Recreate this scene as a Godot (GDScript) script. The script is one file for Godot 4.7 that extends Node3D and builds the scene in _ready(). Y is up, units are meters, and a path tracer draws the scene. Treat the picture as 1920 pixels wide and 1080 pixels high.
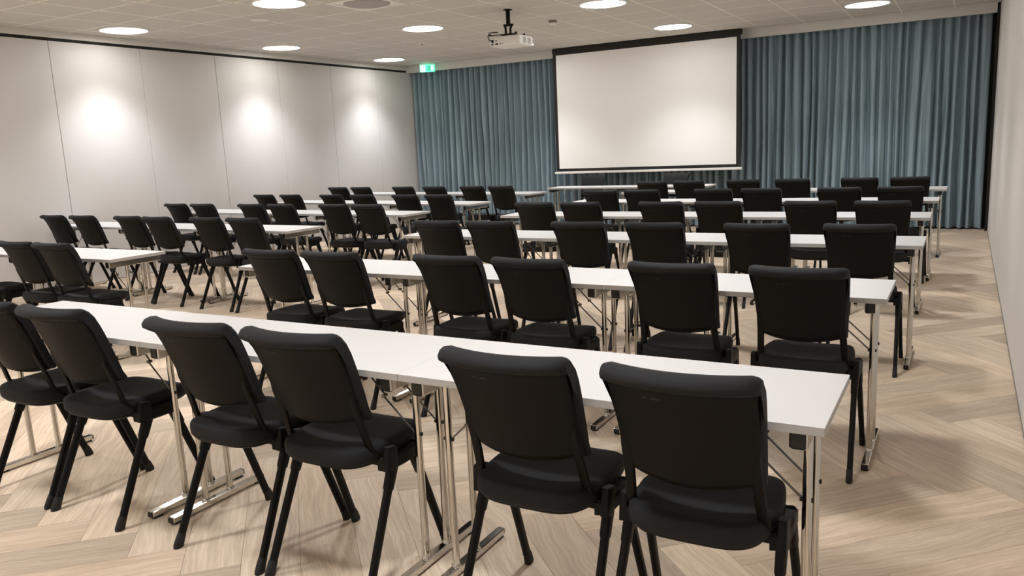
extends Node3D
# Conference room set with rows of folding tables and black chairs. Units: metres, y up.

const XL := -8.95      # movable panel wall
const XR := 0.2875     # plain side wall
const ZC := -12.285    # curtain
const ZB := 4.9        # wall behind the camera
const YC := 2.87       # ceiling
const TILE := 0.604
const CAM := Vector3(0, 1.3965, 0)
const ORD := ["", "first", "second", "third", "fourth", "fifth", "sixth", "added_seventh"]

var M := {}
var taken := {}
var cam: Camera3D

# ------------------------------------------------------------------ helpers
func mat(rgb: Array, rough := 0.6, metal := 0.0, spec := 0.5) -> StandardMaterial3D:
	var m := StandardMaterial3D.new()
	m.albedo_color = Color(rgb[0] / 255.0, rgb[1] / 255.0, rgb[2] / 255.0)
	m.roughness = rough
	m.metallic = metal
	m.metallic_specular = spec
	return m

func new_st() -> SurfaceTool:
	var st := SurfaceTool.new()
	st.begin(Mesh.PRIMITIVE_TRIANGLES)
	return st

func finish(st: SurfaceTool) -> ArrayMesh:
	st.generate_normals()
	st.index()
	return st.commit()

func numbered(called: String) -> String:
	if not taken.has(called):
		taken[called] = 0
		return called
	taken[called] += 1
	return "%s_%03d" % [called, taken[called]]

func tag(o: Node3D, label: String, category: String, group := "", kind := "") -> void:
	if label: o.set_meta("label", label)
	if category: o.set_meta("category", category)
	if group: o.set_meta("group", group)
	if kind: o.set_meta("kind", kind)

func thing(called: String, label: String, category: String, at := Vector3.ZERO, turn := 0.0, group := "") -> Node3D:
	var o := Node3D.new()
	o.name = numbered(called)
	add_child(o, true)
	o.position = at
	o.rotation.y = turn
	tag(o, label, category, group)
	return o

func part(called: String, mesh: Mesh, m: Material, parent: Node3D, at := Vector3.ZERO) -> MeshInstance3D:
	var o := MeshInstance3D.new()
	o.name = called
	o.mesh = mesh
	o.material_override = m
	parent.add_child(o, true)
	o.position = at
	return o

func struct(called: String, mesh: Mesh, m: Material, at := Vector3.ZERO) -> MeshInstance3D:
	var o := part(called, mesh, m, self, at)
	o.set_meta("kind", "structure")
	return o

# rings: Array of PackedVector3Array (closed loops of equal size); walls smooth, caps flat
func loft(st: SurfaceTool, rings: Array, caps := true, smooth := true) -> void:
	var n: int = rings[0].size()
	var t: Array[Vector3] = []
	for i in rings.size() - 1:
		for j in n:
			var a: Vector3 = rings[i][j]
			var b: Vector3 = rings[i][(j + 1) % n]
			var c: Vector3 = rings[i + 1][(j + 1) % n]
			var d: Vector3 = rings[i + 1][j]
			t.append_array([a, b, c, a, c, d])
	var walls := t.size()
	if caps:
		for e in [0, rings.size() - 1]:
			var mid := Vector3.ZERO
			for q in rings[e]: mid += q
			mid /= n
			for j in n:
				if e == 0: t.append_array([mid, rings[e][(j + 1) % n], rings[e][j]])
				else: t.append_array([mid, rings[e][j], rings[e][(j + 1) % n]])
	var vol := 0.0
	var o: Vector3 = rings[0][0]
	for i in range(0, t.size(), 3):
		vol += (t[i] - o).dot((t[i + 1] - o).cross(t[i + 2] - o))
	for i in range(0, t.size(), 3):
		st.set_smooth_group(0 if smooth and i < walls else -1)
		st.add_vertex(t[i])
		if vol > 0:
			st.add_vertex(t[i + 2]); st.add_vertex(t[i + 1])
		else:
			st.add_vertex(t[i + 1]); st.add_vertex(t[i + 2])

# box with chamfered edges
func bbox(st: SurfaceTool, c: Vector3, s: Vector3, b := 0.002) -> void:
	var h := s / 2
	b = minf(b, minf(h.x, minf(h.y, h.z)) * 0.9)
	var rings := []
	for lv in [[-h.y, b], [-h.y + b, 0.0], [h.y - b, 0.0], [h.y, b]]:
		var x: float = h.x - lv[1]
		var z: float = h.z - lv[1]
		var k := b
		rings.append(PackedVector3Array([c + Vector3(x - k, lv[0], z), c + Vector3(x, lv[0], z - k), c + Vector3(x, lv[0], -z + k), c + Vector3(x - k, lv[0], -z),
			c + Vector3(-x + k, lv[0], -z), c + Vector3(-x, lv[0], -z + k), c + Vector3(-x, lv[0], z - k), c + Vector3(-x + k, lv[0], z)]))
	loft(st, rings, true, false)

func box_mesh(c: Vector3, s: Vector3, b := 0.002) -> ArrayMesh:
	var st := new_st()
	bbox(st, c, s, b)
	return finish(st)

# plain box between two corners
func slab(a: Vector3, b: Vector3) -> ArrayMesh:
	return box_mesh((a + b) / 2, (b - a).abs(), 0.0005)

# a swept oval / rounded bar: half sizes across (side) and through (normal)
func bar(st: SurfaceTool, path: Array, ra: Array, rb: Array, side: Vector3, segs := 12, power := 2.0) -> void:
	var rings := []
	for i in path.size():
		var d: Vector3 = (path[mini(i + 1, path.size() - 1)] - path[maxi(i - 1, 0)]).normalized()
		var s := (side - d * side.dot(d)).normalized()
		var n := d.cross(s)
		var ring := PackedVector3Array()
		for j in segs:
			var a := TAU * (j + 0.5) / segs
			var ca := cos(a)
			var sa := sin(a)
			ring.append(path[i] + s * (signf(ca) * pow(absf(ca), 2.0 / power) * ra[i]) + n * (signf(sa) * pow(absf(sa), 2.0 / power) * rb[i]))
		rings.append(ring)
	loft(st, rings)

func rod(st: SurfaceTool, a: Vector3, b: Vector3, r: float, segs := 10) -> void:
	bar(st, [a, b], [r, r], [r, r], Vector3(1, 0, 0) if absf((b - a).normalized().x) < 0.9 else Vector3(0, 1, 0), segs)

# lathe about y: profile of [radius, y]
func lathe(st: SurfaceTool, c: Vector3, prof: Array, segs := 32) -> void:
	var rings := []
	for q in prof:
		var ring := PackedVector3Array()
		for j in segs:
			var a := TAU * j / segs
			ring.append(c + Vector3(cos(a) * q[0], q[1], sin(a) * q[0]))
		rings.append(ring)
	loft(st, rings, true, true)

func lathe_mesh(prof: Array, segs := 32) -> ArrayMesh:
	var st := new_st()
	lathe(st, Vector3.ZERO, prof, segs)
	return finish(st)

func sample(table: Array, y: float) -> float:
	if y <= table[0][0]: return table[0][1]
	for i in table.size() - 1:
		if y <= table[i + 1][0]:
			return lerpf(table[i][1], table[i + 1][1], (y - table[i][0]) / (table[i + 1][0] - table[i][0]))
	return table[-1][1]

func in_view(q: Vector3, margin := 0.1) -> bool:
	var l := cam.transform.affine_inverse() * q
	if l.z > -0.3: return false
	var t := tan(deg_to_rad(cam.fov) / 2)
	return absf(l.y / -l.z) < t * (1 + margin) and absf(l.x / -l.z) < t * 16.0 / 9.0 * (1 + margin)

# ------------------------------------------------------------------ materials
func wood_texture() -> ImageTexture:
	var w := 1024
	var h := 512
	var nz := FastNoiseLite.new()
	nz.seed = 11
	nz.noise_type = FastNoiseLite.TYPE_SIMPLEX
	nz.frequency = 1.0
	var data := PackedByteArray()
	data.resize(w * h * 3)
	var dark := Color(0.70, 0.62, 0.53)
	var light := Color(0.92, 0.85, 0.76)
	var at := 0
	for y in h:
		var board := y / 128
		var yy := float(y % 128) / 128.0
		for x in w:
			var xx := float(x) / w
			var warp := nz.get_noise_2d(xx * 1.1 + board * 9.1, board * 5.0) * 0.16
			var c := yy + warp + board * 7.3
			var broad := nz.get_noise_2d(xx * 1.6 + board * 13.0, c * 3.2)
			var streak := nz.get_noise_2d(xx * 3.0 + board * 31.0, c * 13.0)
			var fine := nz.get_noise_2d(xx * 14.0 + 50.0, c * 60.0)
			var t := 0.66 + 0.24 * broad + 0.25 * streak + 0.10 * fine
			# flame figure down the middle of some boards
			if board % 2 == 0:
				var dx := xx - 0.45 + 0.1 * board
				var d := absf(yy - 0.5 + warp * 0.5) * 5.0 + dx * dx * 14.0 + nz.get_noise_2d(xx * 6.0, yy * 3.0 + board) * 0.25
				t += 0.09 * sin(d * 22.0) * clampf(1.3 - d, 0.0, 1.0)
			# short dark dashes of the grain
			var dash := nz.get_noise_2d(xx * 9.0 + 7.0, c * 26.0)
			if dash > 0.52: t -= (dash - 0.52) * 1.1
			var col := dark.lerp(light, clampf(t, 0.0, 1.0))
			data[at] = int(col.r * 255); data[at + 1] = int(col.g * 255); data[at + 2] = int(col.b * 255)
			at += 3
	return ImageTexture.create_from_image(Image.create_from_data(w, h, false, Image.FORMAT_RGB8, data))

func noise_normal(freq: float, strength: float, sd: int) -> NoiseTexture2D:
	var n := FastNoiseLite.new()
	n.seed = sd
	n.frequency = freq
	n.fractal_octaves = 3
	var t := NoiseTexture2D.new()
	t.width = 256
	t.height = 256
	t.seamless = true
	t.as_normal_map = true
	t.bump_strength = strength
	t.noise = n
	return t

func materials() -> void:
	M.shell = mat([18, 17, 15], 0.55, 0, 0.27)                     # moulded plastic back
	M.fabric = mat([28, 29, 31], 0.75, 0, 0.35)                   # charcoal upholstery
	M.fabric.normal_enabled = true
	M.fabric.normal_texture = noise_normal(0.2, 3.0, 5)
	M.fabric.normal_scale = 0.25
	M.fabric.uv1_triplanar = true
	M.fabric.uv1_scale = Vector3(9, 9, 9)
	M.fabric.rim_enabled = true
	M.fabric.rim = 0.08
	M.black = mat([11, 11, 12], 0.46, 0, 0.3)                    # coated steel
	M.rubber = mat([14, 14, 14], 0.7)
	M.cap = mat([13, 13, 13], 0.5)
	M.mark = mat([16, 15, 14], 0.6)
	M.chrome = mat([205, 202, 196], 0.13, 1.0)
	M.rodm = mat([120, 118, 114], 0.25, 1.0)
	M.laminate = mat([207, 206, 205], 0.38, 0, 0.45)
	M.edge = mat([172, 170, 167], 0.5)
	M.wall = mat([220, 217, 214], 0.7, 0, 0.35)
	M.panel = mat([210, 207, 205], 0.5, 0, 0.4)
	M.gap = mat([20, 18, 17], 0.8)
	M.tile = mat([206, 202, 194], 0.95, 0, 0.2)
	M.rail = mat([240, 236, 228], 0.6)
	M.plaster = mat([222, 219, 214], 0.85, 0, 0.3)
	M.white = mat([232, 230, 225], 0.5)
	M.screen = mat([246, 245, 242], 0.8, 0, 0.2)
	M.border = mat([27, 22, 20], 0.7)
	M.sub = mat([120, 100, 80], 0.9)
	M.grey = mat([130, 126, 120], 0.6)
	M.cone = mat([168, 163, 158], 0.6)
	M.dark = mat([30, 30, 32], 0.6)
	M.curtain = mat([140, 159, 169], 0.92, 0, 0.15)
	M.curtain.normal_enabled = true
	M.curtain.normal_texture = noise_normal(0.3, 2.0, 8)
	M.curtain.normal_scale = 0.15
	M.curtain.uv1_triplanar = true
	M.curtain.uv1_scale = Vector3(6, 6, 6)
	M.lamp = mat([250, 248, 242], 0.5)
	M.lamp.emission_enabled = true
	M.lamp.emission = Color(1.0, 0.99, 0.97)
	M.lamp.emission_energy_multiplier = 13.0
	M.sign = mat([60, 200, 150], 0.4)
	M.sign.emission_enabled = true
	M.sign.emission = Color(0.42, 0.93, 0.78)
	M.sign.emission_energy_multiplier = 0.75
	M.sign_white = mat([230, 255, 245], 0.4)
	M.sign_white.emission_enabled = true
	M.sign_white.emission = Color(0.72, 1.0, 0.9)
	M.sign_white.emission_energy_multiplier = 0.9
	M.sign_dark = mat([20, 165, 115], 0.5)
	var wood := wood_texture()
	M.wood = []
	for c in [[1.0, 1.0, 1.0], [0.93, 0.92, 0.915], [1.04, 1.03, 1.02], [0.97, 0.955, 0.94], [0.88, 0.875, 0.87]]:
		var m := StandardMaterial3D.new()
		m.albedo_texture = wood
		m.albedo_color = Color(0.95 * c[0], 0.95 * c[1], 0.95 * c[2])
		m.roughness = 0.5
		m.metallic_specular = 0.4
		M.wood.append(m)

# ------------------------------------------------------------------ the room
func plank_mesh(poly: PackedVector2Array, l: float, w: float, variant: int) -> ArrayMesh:
	var st := new_st()
	plank_into(st, poly, l, w, variant, Transform3D())
	st.index()
	return st.commit()

func plank_into(st: SurfaceTool, poly: PackedVector2Array, l: float, w: float, variant: int, tr: Transform3D) -> void:
	var n := poly.size()
	var area := 0.0
	for i in n: area += poly[i].cross(poly[(i + 1) % n])
	if area < 0: poly.reverse()
	var row := variant % 4
	var flip := (variant / 4) % 2 == 1
	var shift := float(variant / 8) * 0.37
	var uv := func(q: Vector2) -> Vector2:
		var a := q.x / l + 0.5
		var b := q.y / w + 0.5
		if flip:
			a = 1.0 - a; b = 1.0 - b
		return Vector2(a + shift, (row + clampf(b, 0.02, 0.98)) / 4.0)
	for i in range(1, n - 1):
		for j in [0, i, i + 1]:
			st.set_normal(tr.basis * Vector3.UP)
			st.set_uv(uv.call(poly[j]))
			st.add_vertex(tr * Vector3(poly[j].x, 0, poly[j].y))
	for i in n:
		var a := poly[i]
		var b := poly[(i + 1) % n]
		var e := (b - a).normalized()
		var nn := tr.basis * Vector3(e.y, 0, -e.x)
		for q in [[a, 0.0], [b, -0.004], [b, 0.0], [a, 0.0], [a, -0.004], [b, -0.004]]:
			st.set_normal(nn)
			st.set_uv(uv.call(q[0]))
			st.add_vertex(tr * Vector3(q[0].x, q[1], q[0].y))

func build_floor() -> void:
	var fl := struct("floor", slab(Vector3(XL - 0.2, -0.15, -12.6), Vector3(XR + 0.2, -0.004, ZB + 0.2)), M.sub)
	var l := 1.2
	var w := 0.2
	var g := 0.0006
	var full := PackedVector2Array([Vector2(-l / 2 + g, -w / 2 + g), Vector2(l / 2 - g, -w / 2 + g), Vector2(l / 2 - g, w / 2 - g), Vector2(-l / 2 + g, w / 2 - g)])
	var room := PackedVector2Array([Vector2(XL, -12.42), Vector2(XR, -12.42), Vector2(XR, ZB), Vector2(XL, ZB)])
	var rng := RandomNumberGenerator.new()
	rng.seed = 4
	var all := []
	for col in range(-7, 7):
		for k in range(-36, 6):
			for v in 2:
				var u0 := k * w + (0.0 if v else 0.0)
				var cu := k * w + l / 2 if v == 0 else k * w + w / 2
				var cv := k * w + w / 2 if v == 0 else k * w + w + l / 2
				var x := (cu + cv) / sqrt(2.0) + 0.13
				var z := (cv - cu) / sqrt(2.0) - 4.28 - col * l * sqrt(2.0)
				var turn := PI / 4 if v == 0 else -PI / 4
				var tr := Transform3D(Basis(Vector3.UP, turn), Vector3(x, 0, z))
				var poly := PackedVector2Array()
				for q in full:
					var s := tr * Vector3(q.x, 0, q.y)
					poly.append(Vector2(s.x, s.z))
				var cut := Geometry2D.intersect_polygons(poly, room)
				var variant := rng.randi() % 24
				var tone := rng.randi() % 5
				if cut.is_empty(): continue
				var whole := true
				for q in poly:
					if not Geometry2D.is_point_in_polygon(q, room): whole = false
				var local := PackedVector2Array()
				for q in cut[0]:
					var s := tr.affine_inverse() * Vector3(q.x, 0, q.y)
					local.append(Vector2(s.x, s.z))
				var seen := in_view(tr.origin, 0.12)
				all.append({"tr": tr, "poly": full if whole else local, "whole": whole, "variant": variant, "tone": tone, "d": tr.origin.distance_to(CAM) + (0.0 if seen else 100.0)})
	all.sort_custom(func(a, b): return a.d < b.d)
	var shared := {}
	var rest := []
	for i in 5: rest.append(new_st())
	for i in all.size():
		var a: Dictionary = all[i]
		if i < 300 and a.d < 99:
			var m: Mesh
			if a.whole:
				if not shared.has(a.variant): shared[a.variant] = plank_mesh(full, l, w, a.variant)
				m = shared[a.variant]
			else:
				m = plank_mesh(a.poly, l, w, a.variant)
			var o := part("plank", m, M.wood[a.tone], fl)
			o.transform = a.tr
		else:
			plank_into(rest[a.tone], a.poly, l, w, a.variant, a.tr)
	var am := ArrayMesh.new()
	for i in 5:
		rest[i].set_material(M.wood[i])
		rest[i].index()
		rest[i].commit(am)
	var o := MeshInstance3D.new()
	o.name = "planks_beyond"
	o.mesh = am
	fl.add_child(o, true)
	o.set_meta("kind", "stuff")

func build_ceiling() -> void:
	var ce := struct("ceiling", slab(Vector3(XL - 0.2, YC + 0.03, -12.6), Vector3(XR + 0.2, YC + 0.2, ZB + 0.2)), M.plaster)
	var x0 := -6.262 - 5 * TILE
	var z0 := -5.75
	var xa := XL
	var zs := []
	for k in range(-10, 15): zs.append(z0 + k * TILE)
	var far_z := -12.1
	var rest := new_st()
	var shared := {}
	for i in range(0, 17):
		var a := maxf(x0 + (i - 1) * TILE, XL)
		var b := minf(x0 + i * TILE, XR)
		if b - a < 0.03: continue
		for k in range(-11, 18):
			var c := maxf(z0 + k * TILE, far_z)
			var d := minf(z0 + (k + 1) * TILE, ZB)
			if d - c < 0.03: continue
			var mid := Vector3((a + b) / 2, YC + 0.0115, (c + d) / 2)
			var size := Vector3(b - a - 0.012, 0.018, d - c - 0.012)
			if mid.z < -3.9 and in_view(mid, 0.15):
				var key := "%.3f %.3f" % [size.x, size.z]
				if not shared.has(key): shared[key] = box_mesh(Vector3.ZERO, size, 0.003)
				part("ceiling_tile", shared[key], M.tile, ce, mid)
			else:
				bbox(rest, mid, size, 0.003)
	var o := part("tiles_beyond", finish(rest), M.tile, ce)
	o.set_meta("kind", "stuff")
	# exposed rails of the grid
	for i in range(0, 17):
		var x := x0 + i * TILE
		if x < XR - 0.02 and x > XL:
			part("grid_rail", slab(Vector3(x - 0.008, YC, far_z), Vector3(x + 0.008, YC + 0.028, ZB)), M.rail, ce)
	for k in range(-10, 18):
		var z := z0 + k * TILE
		if z > far_z + 0.02 and z < ZB:
			part("grid_rail", slab(Vector3(XL, YC + 0.0004, z - 0.008), Vector3(XR, YC + 0.028, z + 0.008)), M.rail, ce)

func build_shell() -> void:
	build_floor()
	build_ceiling()
	# plain side wall, the wall behind the camera, the wall behind the curtain
	struct("wall_right", slab(Vector3(XR, 0, -12.6), Vector3(XR + 0.15, YC + 0.03, ZB)), M.wall)
	struct("wall_back", slab(Vector3(XL - 0.15, 0, ZB), Vector3(XR + 0.15, YC + 0.03, ZB + 0.15)), M.wall)
	struct("wall_front", slab(Vector3(XL - 0.15, 0, -12.6), Vector3(XR, YC + 0.03, -12.45)), M.dark)
	struct("trim_1", slab(Vector3(XR - 0.004, 0.0, -12.1), Vector3(XR, 0.012, ZB)), M.grey)
	struct("trim_2", slab(Vector3(XR - 0.035, 0.0, -12.16), Vector3(XR, YC, -12.1)), M.gap)
	# bulkhead in front of the curtain rail
	struct("trim_3", slab(Vector3(XL, 2.756, -12.17), Vector3(XR - 0.036, YC + 0.03, -12.1)), M.plaster)
	# panel wall: full-height panels with open joints, black head track, plaster strip above
	var wl := struct("wall_left", slab(Vector3(XL - 0.15, 0, -12.6), Vector3(XL - 0.03, YC + 0.03, ZB)), M.gap)
	var seams := [-12.45]
	var z := -11.215
	while z < ZB:
		seams.append(z)
		z += 1.143
	seams.append(ZB)
	for i in seams.size() - 1:
		var a: float = seams[i] + 0.0025
		var b: float = seams[i + 1] - 0.0025
		part("wall_panel", box_mesh(Vector3(XL - 0.015, 1.385, (a + b) / 2), Vector3(0.03, 2.760, b - a), 0.002), M.panel, wl)
	part("head_track", slab(Vector3(XL - 0.03, 2.766, -12.1), Vector3(XL - 0.003, 2.800, ZB)), M.gap, wl)
	part("plaster_strip", slab(Vector3(XL - 0.03, 2.800, -12.1), Vector3(XL, YC + 0.03, ZB)), M.plaster, wl)

func curtain(called: String, label: String, x0: float, x1: float, sd: int) -> void:
	var nz := FastNoiseLite.new()
	nz.seed = sd
	nz.noise_type = FastNoiseLite.TYPE_SIMPLEX
	nz.frequency = 1.0
	var o := thing(called, label, "curtain", Vector3((x0 + x1) / 2, 0, ZC), 0.0, "blue curtains along the front wall")
	var nx := int((x1 - x0) / 0.0075)
	var ny := 26
	var y0 := 0.022
	var y1 := 2.84
	var front := []
	for j in ny + 1:
		var line := PackedVector3Array()
		var v := float(j) / ny
		var y := lerpf(y0, y1, v)
		for i in nx + 1:
			var x := lerpf(x0, x1, float(i) / nx)
			# heading tape gathers every 0.115 m; folds wander and merge on the way down
			var drop := 1.0 - v
			var ph := x / 0.112 * TAU * 0.5 + nz.get_noise_2d(x * 1.5, y * 0.10) * 1.6 * (0.5 + 0.6 * drop) + nz.get_noise_2d(x * 4.0, 7.0 + y * 0.08) * 0.9
			var f := 1.0 - 2.0 * pow(absf(sin(ph)), 1.15)
			var ph2 := x / 0.071 * TAU * 0.5 + nz.get_noise_2d(x * 2.0, 30.0 + y * 0.16) * 2.2
			var f2 := sin(ph2)
			var amp := 0.076 * (0.6 + 0.4 * sqrt(drop)) * (1.0 + 0.45 * nz.get_noise_2d(x * 2.5, 60.0 + y * 0.12))
			var zz := amp * f + 0.016 * f2 * (0.5 + 0.5 * drop)
			line.append(Vector3(x - (x0 + x1) / 2, y + (0.004 * f if j == 0 else 0.0), -zz))
		front.append(line)
	var st := new_st()
	st.set_smooth_group(0)
	for j in ny:
		for i in nx:
			var a: Vector3 = front[j][i]
			var b: Vector3 = front[j][i + 1]
			var c: Vector3 = front[j + 1][i + 1]
			var d: Vector3 = front[j + 1][i]
			for q in [a, c, b, a, d, c]: st.add_vertex(q)
	part("cloth", finish(st), M.curtain, o)
	part("curtain_rail", slab(Vector3(x0 - (x0 + x1) / 2, 2.842, -0.02), Vector3(x1 - (x0 + x1) / 2, 2.862, 0.02)), M.dark, o)

# ------------------------------------------------------------------ chair
const REAR := [[0.54, 0.143], [0.60, 0.165], [0.62, 0.172], [0.706, 0.203], [0.769, 0.226], [0.811, 0.244], [0.833, 0.258], [0.854, 0.285]]
const SAG := 0.046

func chair_meshes() -> Dictionary:
	var c := {}
	# upholstered back with the rolled top edge
	var sec := [[0.101, 0.556], [0.118, 0.60], [0.133, 0.65], [0.152, 0.70], [0.172, 0.75], [0.190, 0.79], [0.207, 0.825], [0.224, 0.848], [0.246, 0.861], [0.270, 0.864], [0.292, 0.859], [0.305, 0.846], [0.304, 0.834], [0.292, 0.827],
		[0.270, 0.822], [0.252, 0.808], [0.240, 0.785], [0.224, 0.75], [0.203, 0.70], [0.183, 0.65], [0.165, 0.60], [0.153, 0.566], [0.143, 0.550], [0.126, 0.543], [0.109, 0.547]]
	var rings := []
	for q in sec:
		if q[1] > 0.6: q[1] = 0.6 + (q[1] - 0.6) * 1.045
	for t in [-1.0, -0.985, -0.95, -0.88, -0.75, -0.6, -0.4, -0.2, 0.0, 0.2, 0.4, 0.6, 0.75, 0.88, 0.95, 0.985, 1.0]:
		var ring := PackedVector3Array()
		var e := clampf((absf(t) - 0.88) / 0.12, 0.0, 1.0)
		var thin := sqrt(maxf(0.0, 1.0 - e * e * 0.8))
		for q in sec:
			var y: float = q[1]
			var zm := sample(REAR, minf(y, 0.854)) - 0.022
			var hw := lerpf(0.174, 0.189, clampf((y - 0.56) / 0.28, 0, 1))
			var z: float = zm + (q[0] - zm) * thin
			y += 0.022 * t * t * clampf(1.0 - (y - 0.545) / 0.06, 0.0, 1.0)
			y -= 0.010 * e * e * clampf((y - 0.815) / 0.05, 0.0, 1.0)
			ring.append(Vector3(t * hw, y, z - SAG * t * t))
		rings.append(ring)
	var st := new_st()
	loft(st, rings)
	c.back = finish(st)
	# moulded shell behind it
	rings = []
	for t in [-0.965, -0.94, -0.85, -0.7, -0.5, -0.25, 0.0, 0.25, 0.5, 0.7, 0.85, 0.94, 0.965]:
		var ring := PackedVector3Array()
		var ys := [0.558, 0.575, 0.61, 0.65, 0.69, 0.73, 0.78, 0.815, 0.838]
		var edge := 0.0025 if absf(t) > 0.95 else 0.008
		for out in [1, 0]:
			var list := ys.duplicate()
			if out == 0: list.reverse()
			for y0 in list:
				var y: float = y0 + 0.022 * t * t * clampf(1.0 - (y0 - 0.555) / 0.06, 0.0, 1.0)
				var hw := lerpf(0.174, 0.189, clampf((y - 0.56) / 0.28, 0, 1))
				ring.append(Vector3(t * hw, y, sample(REAR, y0) - SAG * t * t + (edge if out else -0.006)))
		rings.append(ring)
	st = new_st()
	loft(st, rings)
	c.shell = finish(st)
	# embossed mark on the shell
	st = new_st()
	for d in [[-0.075, 0.014], [-0.045, 0.026]]:
		var t: float = d[0] / 0.188
		var z := sample(REAR, 0.804) - SAG * t * t + 0.008
		bbox(st, Vector3(d[0], 0.804, z), Vector3(d[1], 0.006, 0.003), 0.001)
	c.mark = finish(st)
	# bent flat bars that carry the back
	for s in [-1, 1]:
		st = new_st()
		var path := [Vector3(s * 0.158, 0.70, 0.156), Vector3(s * 0.159, 0.64, 0.146), Vector3(s * 0.161, 0.58, 0.124), Vector3(s * 0.164, 0.53, 0.108), Vector3(s * 0.167, 0.49, 0.097), Vector3(s * 0.170, 0.462, 0.085), Vector3(s * 0.173, 0.444, 0.066), Vector3(s * 0.175, 0.434, 0.04), Vector3(s * 0.176, 0.430, 0.0), Vector3(s * 0.176, 0.428, -0.05)]
		var a := []
		var b := []
		for q in path:
			a.append(0.0135); b.append(0.0065)
		bar(st, path, a, b, Vector3(1, 0, 0), 16, 4.0)
		c["upright%d" % s] = finish(st)
	# seat cushion and pan
	var outline := func(k: float, y: float, dish: float) -> PackedVector3Array:
		var ring := PackedVector3Array()
		for j in 40:
			var a := TAU * j / 40
			var x := signf(cos(a)) * pow(absf(cos(a)), 0.5) * 0.190
			var z := signf(sin(a)) * pow(absf(sin(a)), 0.46) * 0.212
			x *= 1.0 - 0.10 * clampf(-z / 0.2, 0, 1) - 0.07 * clampf(z / 0.2, 0, 1)
			x *= k
			z *= k
			var yy := y - 0.024 * pow(clampf((-z - 0.10) / 0.11, 0, 1), 2) * dish + 0.010 * pow(clampf((z - 0.04) / 0.16, 0, 1), 2) * dish
			yy += 0.006 * (x / 0.19) * (x / 0.19) * dish
			ring.append(Vector3(x, yy - 0.010, z - 0.038))
		return ring
	st = new_st()
	loft(st, [outline.call(0.90, 0.428, 0.3), outline.call(0.97, 0.429, 0.4), outline.call(0.995, 0.436, 0.5), outline.call(1.0, 0.450, 0.8), outline.call(0.995, 0.463, 1.0), outline.call(0.975, 0.473, 1.0), outline.call(0.93, 0.479, 1.0), outline.call(0.8, 0.480, 1.0), outline.call(0.55, 0.476, 1.0), outline.call(0.25, 0.473, 1.0), outline.call(0.05, 0.472, 1.0)])
	c.seat = finish(st)
	st = new_st()
	loft(st, [outline.call(0.25, 0.404, 0.0), outline.call(0.6, 0.406, 0.0), outline.call(0.82, 0.412, 0.1), outline.call(0.93, 0.421, 0.2), outline.call(0.96, 0.430, 0.3), outline.call(0.9, 0.434, 0.3)])
	c.pan = finish(st)
	# cross bar, leg sockets, legs, feet, row couplers
	st = new_st()
	bbox(st, Vector3(0, 0.413, 0.045), Vector3(0.40, 0.026, 0.03), 0.004)
	bbox(st, Vector3(0, 0.413, -0.09), Vector3(0.40, 0.022, 0.025), 0.004)
	c.cross = finish(st)
	for s in [-1, 1]:
		st = new_st()
		var h := []
		for lv in [[0.383, 0.012], [0.390, 0.0], [0.424, 0.0], [0.432, 0.008]]:
			var k: float = lv[1]
			h.append(PackedVector3Array([Vector3(s * 0.178, lv[0], 0.07 - k), Vector3(s * 0.178, lv[0], -0.12 + k), Vector3(s * (0.214 - k * 0.5), lv[0], -0.11 + k), Vector3(s * (0.217 - k * 0.5), lv[0], -0.03), Vector3(s * (0.214 - k * 0.5), lv[0], 0.06 - k)]))
		loft(st, h, true, false)
		c["socket%d" % s] = finish(st)
		for f in [-1, 1]:
			var top := Vector3(s * 0.199, 0.425, 0.008 if f > 0 else -0.082)
			var foot := Vector3(s * 0.210, 0.012, 0.218 * f - 0.014)
			var d := (foot - top)
			st = new_st()
			bar(st, [top, top + d * 0.5, foot], [0.0115, 0.0115, 0.011], [0.0165, 0.0158, 0.015], Vector3(1, 0, 0), 14, 2.6)
			c["leg%d%d" % [s, f]] = finish(st)
			st = new_st()
			bar(st, [top - d * 0.01, top + d * 0.10, top + d * 0.24, top + d * 0.25], [0.0145, 0.0145, 0.0135, 0.0115], [0.023, 0.0225, 0.020, 0.017], Vector3(1, 0, 0), 14, 2.8)
			c["sleeve%d%d" % [s, f]] = finish(st)
			st = new_st()
			var up := foot - d * 0.085
			bar(st, [up, up + Vector3(0, -0.012, 0.007 * f), Vector3(foot.x, 0.008, foot.z + 0.003 * f), Vector3(foot.x, 0.0, foot.z + 0.004 * f)], [0.0120, 0.0124, 0.0130, 0.012], [0.0163, 0.0168, 0.0195, 0.019], Vector3(1, 0, 0), 14, 2.6)
			c["cap%d%d" % [s, f]] = finish(st)
		st = new_st()
		bar(st, [Vector3(s * 0.205, 0.385, 0.045), Vector3(s * 0.205, 0.452, 0.036), Vector3(s * 0.205, 0.460, 0.035), Vector3(s * 0.205, 0.463, 0.0345)], [0.013, 0.013, 0.0122, 0.0105], [0.024, 0.026, 0.0255, 0.023], Vector3(1, 0, 0), 16, 7.0)
		c["coupler%d" % s] = finish(st)
	return c

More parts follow.
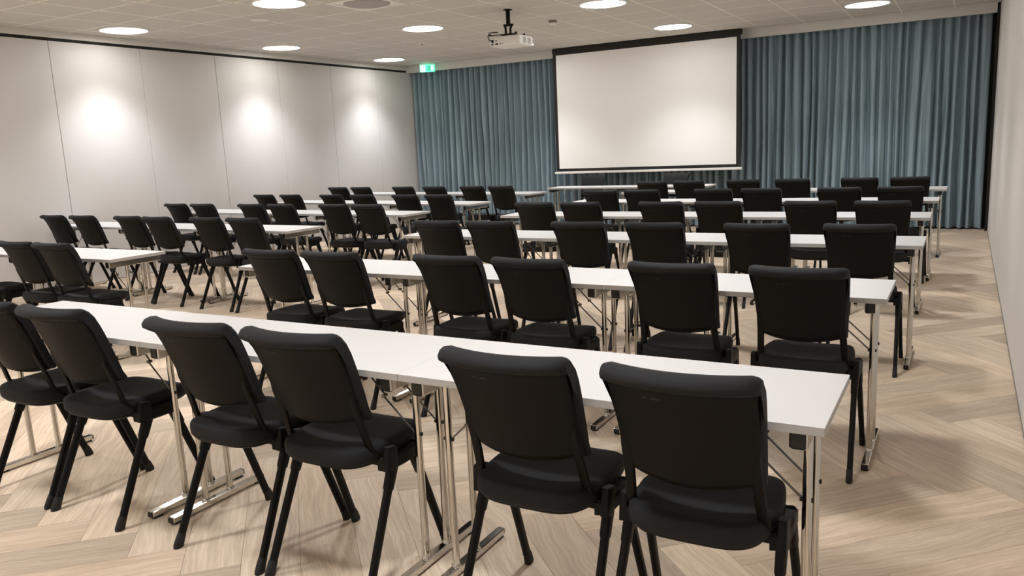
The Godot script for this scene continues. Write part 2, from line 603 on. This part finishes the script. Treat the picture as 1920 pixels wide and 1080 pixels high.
func make_chair(c: Dictionary, label: String, group: String) -> Node3D:
	var t := thing("conference_chair", label, "chair", Vector3.ZERO, 0.0, group)
	part("seat_cushion", c.seat, M.fabric, t)
	part("seat_pan", c.pan, M.black, t)
	part("back_cushion", c.back, M.fabric, t)
	var sh := part("back_shell", c.shell, M.shell, t)
	part("embossed_mark", c.mark, M.mark, sh)
	part("crossbar", c.cross, M.black, t)
	for s in [-1, 1]:
		part("back_support", c["upright%d" % s], M.shell, t)
		part("leg_socket", c["socket%d" % s], M.black, t)
		part("row_coupler", c["coupler%d" % s], M.black, t)
		for f in [-1, 1]:
			var lg := part("leg", c["leg%d%d" % [s, f]], M.black, t)
			part("sleeve", c["sleeve%d%d" % [s, f]], M.black, lg)
			part("foot_cap", c["cap%d%d" % [s, f]], M.rubber, lg)
	return t

# ------------------------------------------------------------------ table
const TL := 1.216
const TW := 0.452
const TH := 0.73

func table_meshes() -> Dictionary:
	var c := {}
	c.top = box_mesh(Vector3(0, TH - 0.001, 0), Vector3(TL, 0.002, TW), 0.0008)
	c.edge = box_mesh(Vector3(0, TH - 0.012, 0), Vector3(TL - 0.0006, 0.0205, TW - 0.0006), 0.001)
	for s in [-1, 1]:
		var x: float = s * (TL / 2 - 0.060)
		var st := new_st()
		bbox(st, Vector3(x, 0.685, 0), Vector3(0.042, 0.045, TW - 0.03), 0.004)
		c["beam%d" % s] = finish(st)
		st = new_st()
		bbox(st, Vector3(x, 0.0195, 0), Vector3(0.03, 0.025, 0.462), 0.003)
		c["runner%d" % s] = finish(st)
		for e in [-1, 1]:
			c["beamcap%d%d" % [s, e]] = box_mesh(Vector3(x, 0.6865, e * (TW / 2 - 0.014)), Vector3(0.036, 0.039, 0.006), 0.002)
			st = new_st()
			bbox(st, Vector3(x, 0.0195, e * 0.233), Vector3(0.027, 0.022, 0.008), 0.003)
			bbox(st, Vector3(x, 0.004, e * 0.205), Vector3(0.028, 0.008, 0.04), 0.002)
			c["runcap%d%d" % [s, e]] = finish(st)
			var zz: float = e * 0.062
			st = new_st()
			rod(st, Vector3(x, 0.03, zz), Vector3(x, 0.664, zz), 0.0125, 16)
			lathe(st, Vector3(x, 0.031, zz), [[0.017, 0.0], [0.017, 0.004], [0.0135, 0.010]], 16)
			c["post%d%d" % [s, e]] = finish(st)
			st = new_st()
			rod(st, Vector3(x - s * 0.010, 0.475, zz), Vector3(x - s * 0.135, 0.590, zz), 0.0032, 8)
			rod(st, Vector3(x - s * 0.130, 0.588, zz - e * 0.008), Vector3(x - s * 0.235, 0.695, zz - e * 0.008), 0.0032, 8)
			rod(st, Vector3(x - s * 0.132, 0.589, zz + e * 0.006), Vector3(x - s * 0.132, 0.589, zz - e * 0.014), 0.0065, 8)
			c["brace%d%d" % [s, e]] = finish(st)
			st = new_st()
			rod(st, Vector3(x + s * 0.016, 0.475, zz), Vector3(x - s * 0.018, 0.475, zz), 0.0065, 10)
			c["bolt%d%d" % [s, e]] = finish(st)
		st = new_st()
		bbox(st, Vector3(x - s * 0.235, 0.700, 0), Vector3(0.03, 0.015, 0.17), 0.002)
		c["hinge%d" % s] = finish(st)
	return c

func make_table(c: Dictionary, label: String, group: String) -> Node3D:
	var t := thing("folding_table", label, "table", Vector3.ZERO, 0.0, group)
	var top := part("table_top", c.top, M.laminate, t)
	part("edge_band", c.edge, M.edge, top)
	for s in [-1, 1]:
		var b := part("top_beam", c["beam%d" % s], M.chrome, t)
		var r := part("foot_runner", c["runner%d" % s], M.chrome, t)
		part("brace_hinge", c["hinge%d" % s], M.dark, t)
		for e in [-1, 1]:
			part("beam_end_cap", c["beamcap%d%d" % [s, e]], M.cap, b)
			part("runner_end_cap", c["runcap%d%d" % [s, e]], M.cap, r)
			var u := part("leg_post", c["post%d%d" % [s, e]], M.chrome, t)
			part("bolt", c["bolt%d%d" % [s, e]], M.dark, u)
			part("folding_brace", c["brace%d%d" % [s, e]], M.rodm, t)
	return t

func copy(o: Node3D, label: String, group: String) -> Node3D:
	var c: Node3D = o.duplicate()
	c.name = numbered(str(o.name).rstrip("0123456789").trim_suffix("_"))
	add_child(c, true)
	c.set_meta("label", label)
	c.set_meta("group", group)
	return c

# ------------------------------------------------------------------ fittings
func ceiling_lights() -> void:
	var ring := lathe_mesh([[0.246, 0.0], [0.246, -0.010], [0.250, -0.013], [0.258, -0.013], [0.264, -0.008], [0.266, 0.0]], 48)
	var disc := lathe_mesh([[0.247, -0.002], [0.247, -0.009], [0.243, -0.010], [0.12, -0.010], [0.01, -0.010]], 48)
	var xs := [-8.376, -5.96, -3.544, -1.128]
	var zs := [-10.884, -8.468, -6.052, -3.636, -1.22, 1.196, 3.612]  # last row is added, unseen, to brighten the floor near the camera
	var across := ["beside the panelled wall", "second column from the panelled wall", "second column from the plain wall", "beside the plain wall"]
	for j in zs.size():
		for i in xs.size():
			var o := thing("ceiling_light", "round white ceiling light, %s row from the curtain, %s" % [ORD[j + 1], across[i]], "light", Vector3(xs[i], YC, zs[j]), 0.0, "round ceiling lights")
			part("rim", ring, M.white, o)
			part("diffuser", disc, M.lamp, o)
			var a := SpotLight3D.new()      # the panel's prismatic cover keeps its light within a soft cone
			a.name = "glow"
			a.spot_angle = 54.0
			a.spot_angle_attenuation = 1.0
			a.spot_range = 20.0
			a.spot_attenuation = 2.0
			a.light_size = 0.13
			a.light_energy = LIGHT
			a.light_color = Color(0.985, 0.985, 1.0)
			a.shadow_enabled = true
			o.add_child(a, true)
			a.position = Vector3(0, -0.145, 0)
			a.rotation.x = -PI / 2

const LIGHT := 2.9

func projector() -> void:
	var o := thing("projector_mount", "black ceiling pole with forked bracket holding the projector", "mount", Vector3(-4.513, YC, -8.06))
	var st := new_st()
	lathe(st, Vector3.ZERO, [[0.05, 0.0], [0.05, -0.006], [0.02, -0.012]], 20)
	part("ceiling_flange", finish(st), M.black, o)
	st = new_st()
	rod(st, Vector3(0, -0.01, 0), Vector3(0, -0.165, 0), 0.024, 16)
	part("pole", finish(st), M.black, o)
	st = new_st()
	bbox(st, Vector3(0, -0.165, 0), Vector3(0.11, 0.022, 0.05), 0.004)
	for s in [-1, 1]:
		bar(st, [Vector3(s * 0.045, -0.165, 0), Vector3(s * 0.03, -0.205, 0.01), Vector3(s * 0.03, -0.262, 0.01)], [0.012, 0.012, 0.012], [0.008, 0.008, 0.008], Vector3(1, 0, 0), 8, 4.0)
	part("yoke", finish(st), M.black, o)
	st = new_st()
	bbox(st, Vector3(0, -0.268, 0), Vector3(0.16, 0.012, 0.14), 0.002)
	for q in [Vector3(-0.17, -0.272, 0.12), Vector3(0.15, -0.272, 0.10), Vector3(0.13, -0.272, -0.12), Vector3(-0.15, -0.272, -0.12)]:
		bar(st, [Vector3(0, -0.262, 0), q], [0.011, 0.011], [0.004, 0.004], Vector3(0, 0, 1) if absf(q.x) > 0.16 else Vector3(0.6, 0, -0.8), 8, 4.0)
		lathe(st, q, [[0.013, -0.006], [0.013, 0.012], [0.009, 0.014]], 12)
	part("bracket_arms", finish(st), M.black, o)
	# projector hanging below, lens towards the screen
	var p := thing("projector", "white ceiling projector aimed at the projection screen", "projector", Vector3(-4.52, 2.482, -8.13))
	var w := 0.19
	var d := 0.165
	var rings := []
	for lv in [[0.0, 0.012], [0.006, 0.003], [0.012, 0.0], [0.088, 0.0], [0.096, 0.003], [0.102, 0.012]]:
		var ring := PackedVector3Array()
		for q in [[1, 1], [1, -1], [-1, -1], [-1, 1]]:
			for k in 4:
				var a: float = [PI / 2, 0.0, -PI / 2, -PI][[[1, 1], [1, -1], [-1, -1], [-1, 1]].find(q)] - k * PI / 6
				ring.append(Vector3(q[0] * (w - 0.025 - lv[1]) + cos(a) * 0.025, lv[0], q[1] * (d - 0.025 - lv[1]) + sin(a) * 0.025))
		rings.append(ring)
	st = new_st()
	loft(st, rings)
	part("housing", finish(st), M.white, p)
	for k in 2:
		st = new_st()
		for i in 9:
			bbox(st, Vector3(w, 0.022 + i * 0.0072, -0.055 + k * 0.11 - 0.01), Vector3(0.004, 0.0035, 0.085 if k == 0 else 0.07), 0.0008)
		part("vent_grille", finish(st), M.grey, p)
	for q in [[-0.150, 0.055, 0.03, 0.034], [-0.155, 0.022, 0.026, 0.016], [-0.10, 0.022, 0.034, 0.018], [-0.05, 0.022, 0.016, 0.012], [-0.105, 0.058, 0.02, 0.012], [-0.02, 0.024, 0.012, 0.008]]:
		part("port", box_mesh(Vector3(q[0], q[1], d), Vector3(q[2], q[3], 0.004), 0.001), M.cap, p)
	st = new_st()
	lathe(st, Vector3.ZERO, [[0.03, -0.03], [0.042, -0.03], [0.042, 0.03], [0.034, 0.03], [0.03, 0.022], [0.01, 0.024]], 24)
	var ln := part("lens", finish(st), M.dark, p, Vector3(0.07, 0.052, -d - 0.012))
	ln.rotation.x = -PI / 2
	# cables at the back corner
	st = new_st()
	var run := [Vector3(-0.155, 0.058, d + 0.003), Vector3(-0.165, 0.062, d + 0.04), Vector3(-0.172, 0.10, d + 0.06), Vector3(-0.16, 0.140, d + 0.05), Vector3(-0.12, 0.146, 0.185), Vector3(-0.085, 0.148, 0.155)]
	var thick := []
	for q in run: thick.append(0.006)
	bar(st, run, thick, thick, Vector3(1, 0.2, 0), 8)
	part("cable", finish(st), M.rubber, p)

func projection_screen() -> void:
	var z := -11.87
	var o := thing("projection_screen", "large white projection screen with black border in front of the curtain", "screen", Vector3(-4.365, 0, z))
	var a := -1.49
	var b := 1.49
	part("projection_surface", slab(Vector3(a + 0.055, 0.968, -0.002), Vector3(b - 0.055, 2.762, 0.002)), M.screen, o)
	part("border", slab(Vector3(a, 0.925, -0.003), Vector3(a + 0.055, 2.80, 0.0025)), M.border, o)
	part("border", slab(Vector3(b - 0.055, 0.925, -0.003), Vector3(b, 2.80, 0.0025)), M.border, o)
	part("border", slab(Vector3(a + 0.055, 2.762, -0.003), Vector3(b - 0.055, 2.80, 0.0025)), M.border, o)
	part("border", slab(Vector3(a + 0.055, 0.925, -0.003), Vector3(b - 0.055, 0.968, 0.0025)), M.border, o)
	part("roller_case", box_mesh(Vector3(0, 2.83, -0.03), Vector3(3.0, 0.072, 0.085), 0.008), M.border, o)
	part("bottom_bar", box_mesh(Vector3(0, 0.903, 0), Vector3(3.04, 0.036, 0.024), 0.006), M.white, o)

func exit_sign() -> void:
	var o := thing("exit_sign", "small green glowing emergency exit sign under the ceiling", "sign", Vector3(-8.36, YC, -11.94), 0.38)
	part("housing", box_mesh(Vector3(0, -0.011, 0), Vector3(0.29, 0.022, 0.05), 0.004), M.white, o)
	part("plate", box_mesh(Vector3(0, -0.085, 0), Vector3(0.275, 0.128, 0.008), 0.001), M.sign, o)
	var f := 0.0048
	# white doorway and arrow, darker running figure
	part("pale_field", box_mesh(Vector3(-0.082, -0.085, f), Vector3(0.095, 0.116, 0.002), 0.0004), M.sign_white, o)
	part("doorway", box_mesh(Vector3(0.088, -0.083, f), Vector3(0.05, 0.09, 0.002), 0.0004), M.sign_white, o)
	var st := new_st()
	var c := Vector3(0.035, -0.083, f + 0.001)
	lathe(st, c + Vector3(0.008, 0.045, 0), [[0.010, -0.001], [0.010, 0.001]], 14)
	for s in [[0.005, 0.033, -0.008, -0.004], [0.005, 0.028, 0.026, 0.016], [0.0, 0.026, -0.022, 0.014], [-0.008, -0.004, 0.014, -0.018], [0.014, -0.018, 0.006, -0.044], [-0.008, -0.004, -0.02, -0.024], [-0.02, -0.024, -0.04, -0.026]]:
		rod(st, c + Vector3(s[0], s[1], 0), c + Vector3(s[2], s[3], 0), 0.006, 8)
	part("running_figure", finish(st), M.sign_dark, o)
	var l := OmniLight3D.new()
	l.name = "sign_glow"
	l.light_energy = 0.006
	l.light_color = Color(0.3, 1.0, 0.75)
	l.light_size = 0.05
	l.shadow_enabled = true
	o.add_child(l, true)
	l.position = Vector3(0, -0.085, 0.06)

func ceiling_fittings() -> void:
	# air diffuser filling one tile
	var o := thing("air_diffuser", "square white ceiling air diffuser with round grey cone", "vent", Vector3(-5.356, YC, -6.656))
	var st := new_st()
	for s in [-1, 1]:
		bbox(st, Vector3(s * 0.27, -0.006, 0), Vector3(0.05, 0.012, 0.59), 0.003)
		bbox(st, Vector3(0, -0.006, s * 0.27), Vector3(0.49, 0.012, 0.05), 0.003)
	part("frame", finish(st), M.white, o)
	part("face_plate", box_mesh(Vector3(0, -0.002, 0), Vector3(0.49, 0.004, 0.49), 0.001), M.rail, o)
	part("cone", lathe_mesh([[0.235, -0.004], [0.235, -0.010], [0.215, -0.018], [0.16, -0.024], [0.02, -0.026]], 40), M.cone, o)
	o = thing("smoke_detector", "small round smoke detector on the ceiling beyond the projector", "detector", Vector3(-4.50, YC, -9.16))
	part("base", lathe_mesh([[0.052, 0.0], [0.052, -0.012], [0.048, -0.028], [0.046, -0.030]], 28), M.grey, o)
	part("sensor_head", lathe_mesh([[0.046, -0.030], [0.043, -0.046], [0.030, -0.056], [0.01, -0.058]], 28), M.white, o)
	part("indicator", lathe_mesh([[0.006, -0.056], [0.006, -0.0595], [0.003, -0.060]], 10), M.dark, o)
	o = thing("ceiling_speaker", "flat round white ceiling loudspeaker near the air diffuser", "speaker", Vector3(-6.845, YC, -6.626))
	part("rim", lathe_mesh([[0.088, 0.0], [0.088, -0.005], [0.095, -0.007], [0.102, -0.004], [0.103, 0.0]], 36), M.white, o)
	part("grille", lathe_mesh([[0.089, 0.0], [0.089, -0.004], [0.01, -0.005]], 36), M.rail, o)
	o = thing("sprinkler", "tiny ceiling sprinkler between the lights near the panelled wall", "sprinkler", Vector3(-6.8, YC, -9.62))
	part("rosette", lathe_mesh([[0.034, 0.0], [0.034, -0.003], [0.02, -0.008], [0.01, -0.008]], 20), M.rail, o)
	part("head", lathe_mesh([[0.007, -0.007], [0.007, -0.022], [0.016, -0.024], [0.016, -0.027], [0.004, -0.028]], 16), M.grey, o)

# ------------------------------------------------------------------ assembly
func _ready() -> void:
	cam = Camera3D.new()
	cam.name = "camera"
	cam.fov = rad_to_deg(2.0 * atan(540.0 / 1490.99))
	cam.transform = Transform3D(Basis.from_euler(Vector3(-0.178355, 0.520533, -0.045945)), CAM)
	cam.near = 0.05
	cam.current = true
	add_child(cam)
	var env := Environment.new()
	env.background_mode = Environment.BG_COLOR
	env.background_color = Color(0.02, 0.02, 0.02)
	env.tonemap_mode = Environment.TONE_MAPPER_LINEAR
	env.tonemap_exposure = 1.24
	env.sdfgi_enabled = true
	env.ssao_enabled = true
	env.ssil_enabled = true
	var we := WorldEnvironment.new()
	we.name = "environment"
	we.environment = env
	add_child(we)
	materials()
	ceiling_lights()
	build_shell()
	curtain("curtain", "blue-grey pleated curtain between the panelled wall and the projection screen", XL + 0.01, -4.4, 3)
	curtain("curtain", "blue-grey pleated curtain between the projection screen and the plain wall", -4.39, XR - 0.075, 21)
	projection_screen()
	furniture()
	projector()
	exit_sign()
	ceiling_fittings()

func furniture() -> void:
	var tm := table_meshes()
	var cm := chair_meshes()
	var t0: Node3D
	var c0: Node3D
	var place := ["beside the aisle", "middle of three", "nearest the plain wall"]
	var place_l := ["nearest the panelled wall", "middle of three", "beside the aisle"]
	# blocks: [right end x, far edge z, slope of the row, row number from the screen]
	var right := [[-0.250, -2.287, 0.0, 6], [-0.245, -3.847, 0.0, 5], [-0.187, -5.455, 0.0, 4], [-0.210, -7.023, 0.0, 3], [-0.197, -8.509, 0.0, 2], [-0.162, -10.003, 0.0, 1]]
	var left := [[-5.185, -3.860, 0.0, 5], [-5.190, -5.575, 0.03, 4], [-5.020, -7.055, 0.060, 3], [-5.000, -8.310, 0.122, 2], [-5.068, -9.955, 0.105, 1]]
	for side in 2:
		for r in (right if side == 0 else left):
			for k in 3:
				var label: String
				if side == 0: label = "white folding table, %s, %s row from the screen, block by plain wall" % [place[k], ORD[r[3]]]
				else: label = "white folding table, %s, %s row from the screen, block by panelled wall" % [place_l[k], ORD[r[3]]]
				var grp := "folding tables by the plain wall" if side == 0 else "folding tables by the panelled wall"
				var t: Node3D
				if t0 == null:
					t0 = make_table(tm, label, grp)
					t = t0
				else:
					t = copy(t0, label, grp)
				var s: float = (2 - k) * (TL + 0.001) + TL / 2
				var th := -atan(r[2])
				t.rotation.y = th
				var dirx := Vector3(-cos(th), 0, sin(th))
				var near := Vector3(sin(th), 0, cos(th))
				t.position = Vector3(r[0], 0, r[1]) + dirx * s + near * (TW / 2)
	# the speakers' tables, below the screen
	for k in 2:
		var t := copy(t0, "white folding table for speakers below the screen, %s" % ["end towards the panelled wall", "end towards the plain wall"][k], "speakers' tables")
		t.position = Vector3(-5.44 + TL / 2 + k * (TL + 0.001), 0, -10.66 - TW / 2)
		t.rotation.y = 0.0
	# chairs: centre x and z of each, with a slight turn
	var rng := RandomNumberGenerator.new()
	rng.seed = 9
	var rows_r := [
		[6, -1.675, 0.0, [-3.449, -2.986, -2.233, -1.769, -1.016, -0.552]],
		[5, -3.200, 0.0, [-3.444, -2.982, -2.228, -1.765, -1.078, -0.556]],
		[4, -4.776, 0.0, [-3.386, -2.923, -2.238, -1.705, -1.068, -0.503]],
		[3, -6.367, 0.0, [-3.408, -2.946, -2.206, -1.728, -1.022, -0.517]],
		[2, -7.880, 0.0, [-3.396, -2.934, -2.187, -1.716, -1.01, -0.499]],
		[1, -9.400, 0.0, [-3.362, -2.898, -2.25, -1.7, -1.002, -0.508]]]
	var rows_l := [
		[5, -3.165, 0.0, [-8.1, -7.628, -7.166, -6.704, -5.95, -5.488]],
		[4, -4.855, 0.047, [-8.549, -8.0, -7.205, -6.722, -6.01, -5.505]],
		[3, -6.235, 0.065, [-8.39, -7.875, -6.995, -6.5, -5.706, -5.23]],
		[2, -7.510, 0.122, [-8.393, -7.84, -7.035, -6.458, -5.735, -5.22]],
		[1, -9.020, 0.11, [-8.37, -7.865, -7.01, -6.42, -5.755, -5.28]]]
	for side in 2:
		for r in (rows_r if side == 0 else rows_l):
			for i in 6:
				var x: float = r[3][i]
				var z: float = r[1] - 0.255
				if side == 1: z += (x + 5.3) * r[2]
				if side == 1 and r[0] == 5 and i < 3: continue       # out of the photograph
				var label: String
				if side == 0: label = "black padded chair, %s from plain wall, %s row from screen, plain-wall block" % [ORD[6 - i], ORD[r[0]]]
				else: label = "black padded chair, %s from the aisle, %s row from screen, panelled-wall block" % [ORD[6 - i], ORD[r[0]]]
				var grp := "chairs in the block by the plain wall" if side == 0 else "chairs in the block by the panelled wall"
				var c: Node3D
				if c0 == null:
					c0 = make_chair(cm, label, grp)
					c = c0
				else:
					c = copy(c0, label, grp)
				c.position = Vector3(x, 0, z + rng.randf_range(-0.008, 0.008))
				c.rotation.y = -atan([0.0, 0.105, 0.122, 0.06, 0.03, 0.0, 0.0][r[0]] * side) + rng.randf_range(-0.008, 0.008)
	for k in 2:
		var c := copy(c0, "black padded chair facing the rows behind the speakers' table, %s" % ["towards the panelled wall", "towards the plain wall"][k], "speakers' chairs")
		c.position = Vector3([-4.97, -3.68][k], 0, -11.17)
		c.rotation.y = PI + [0.05, -0.06][k]
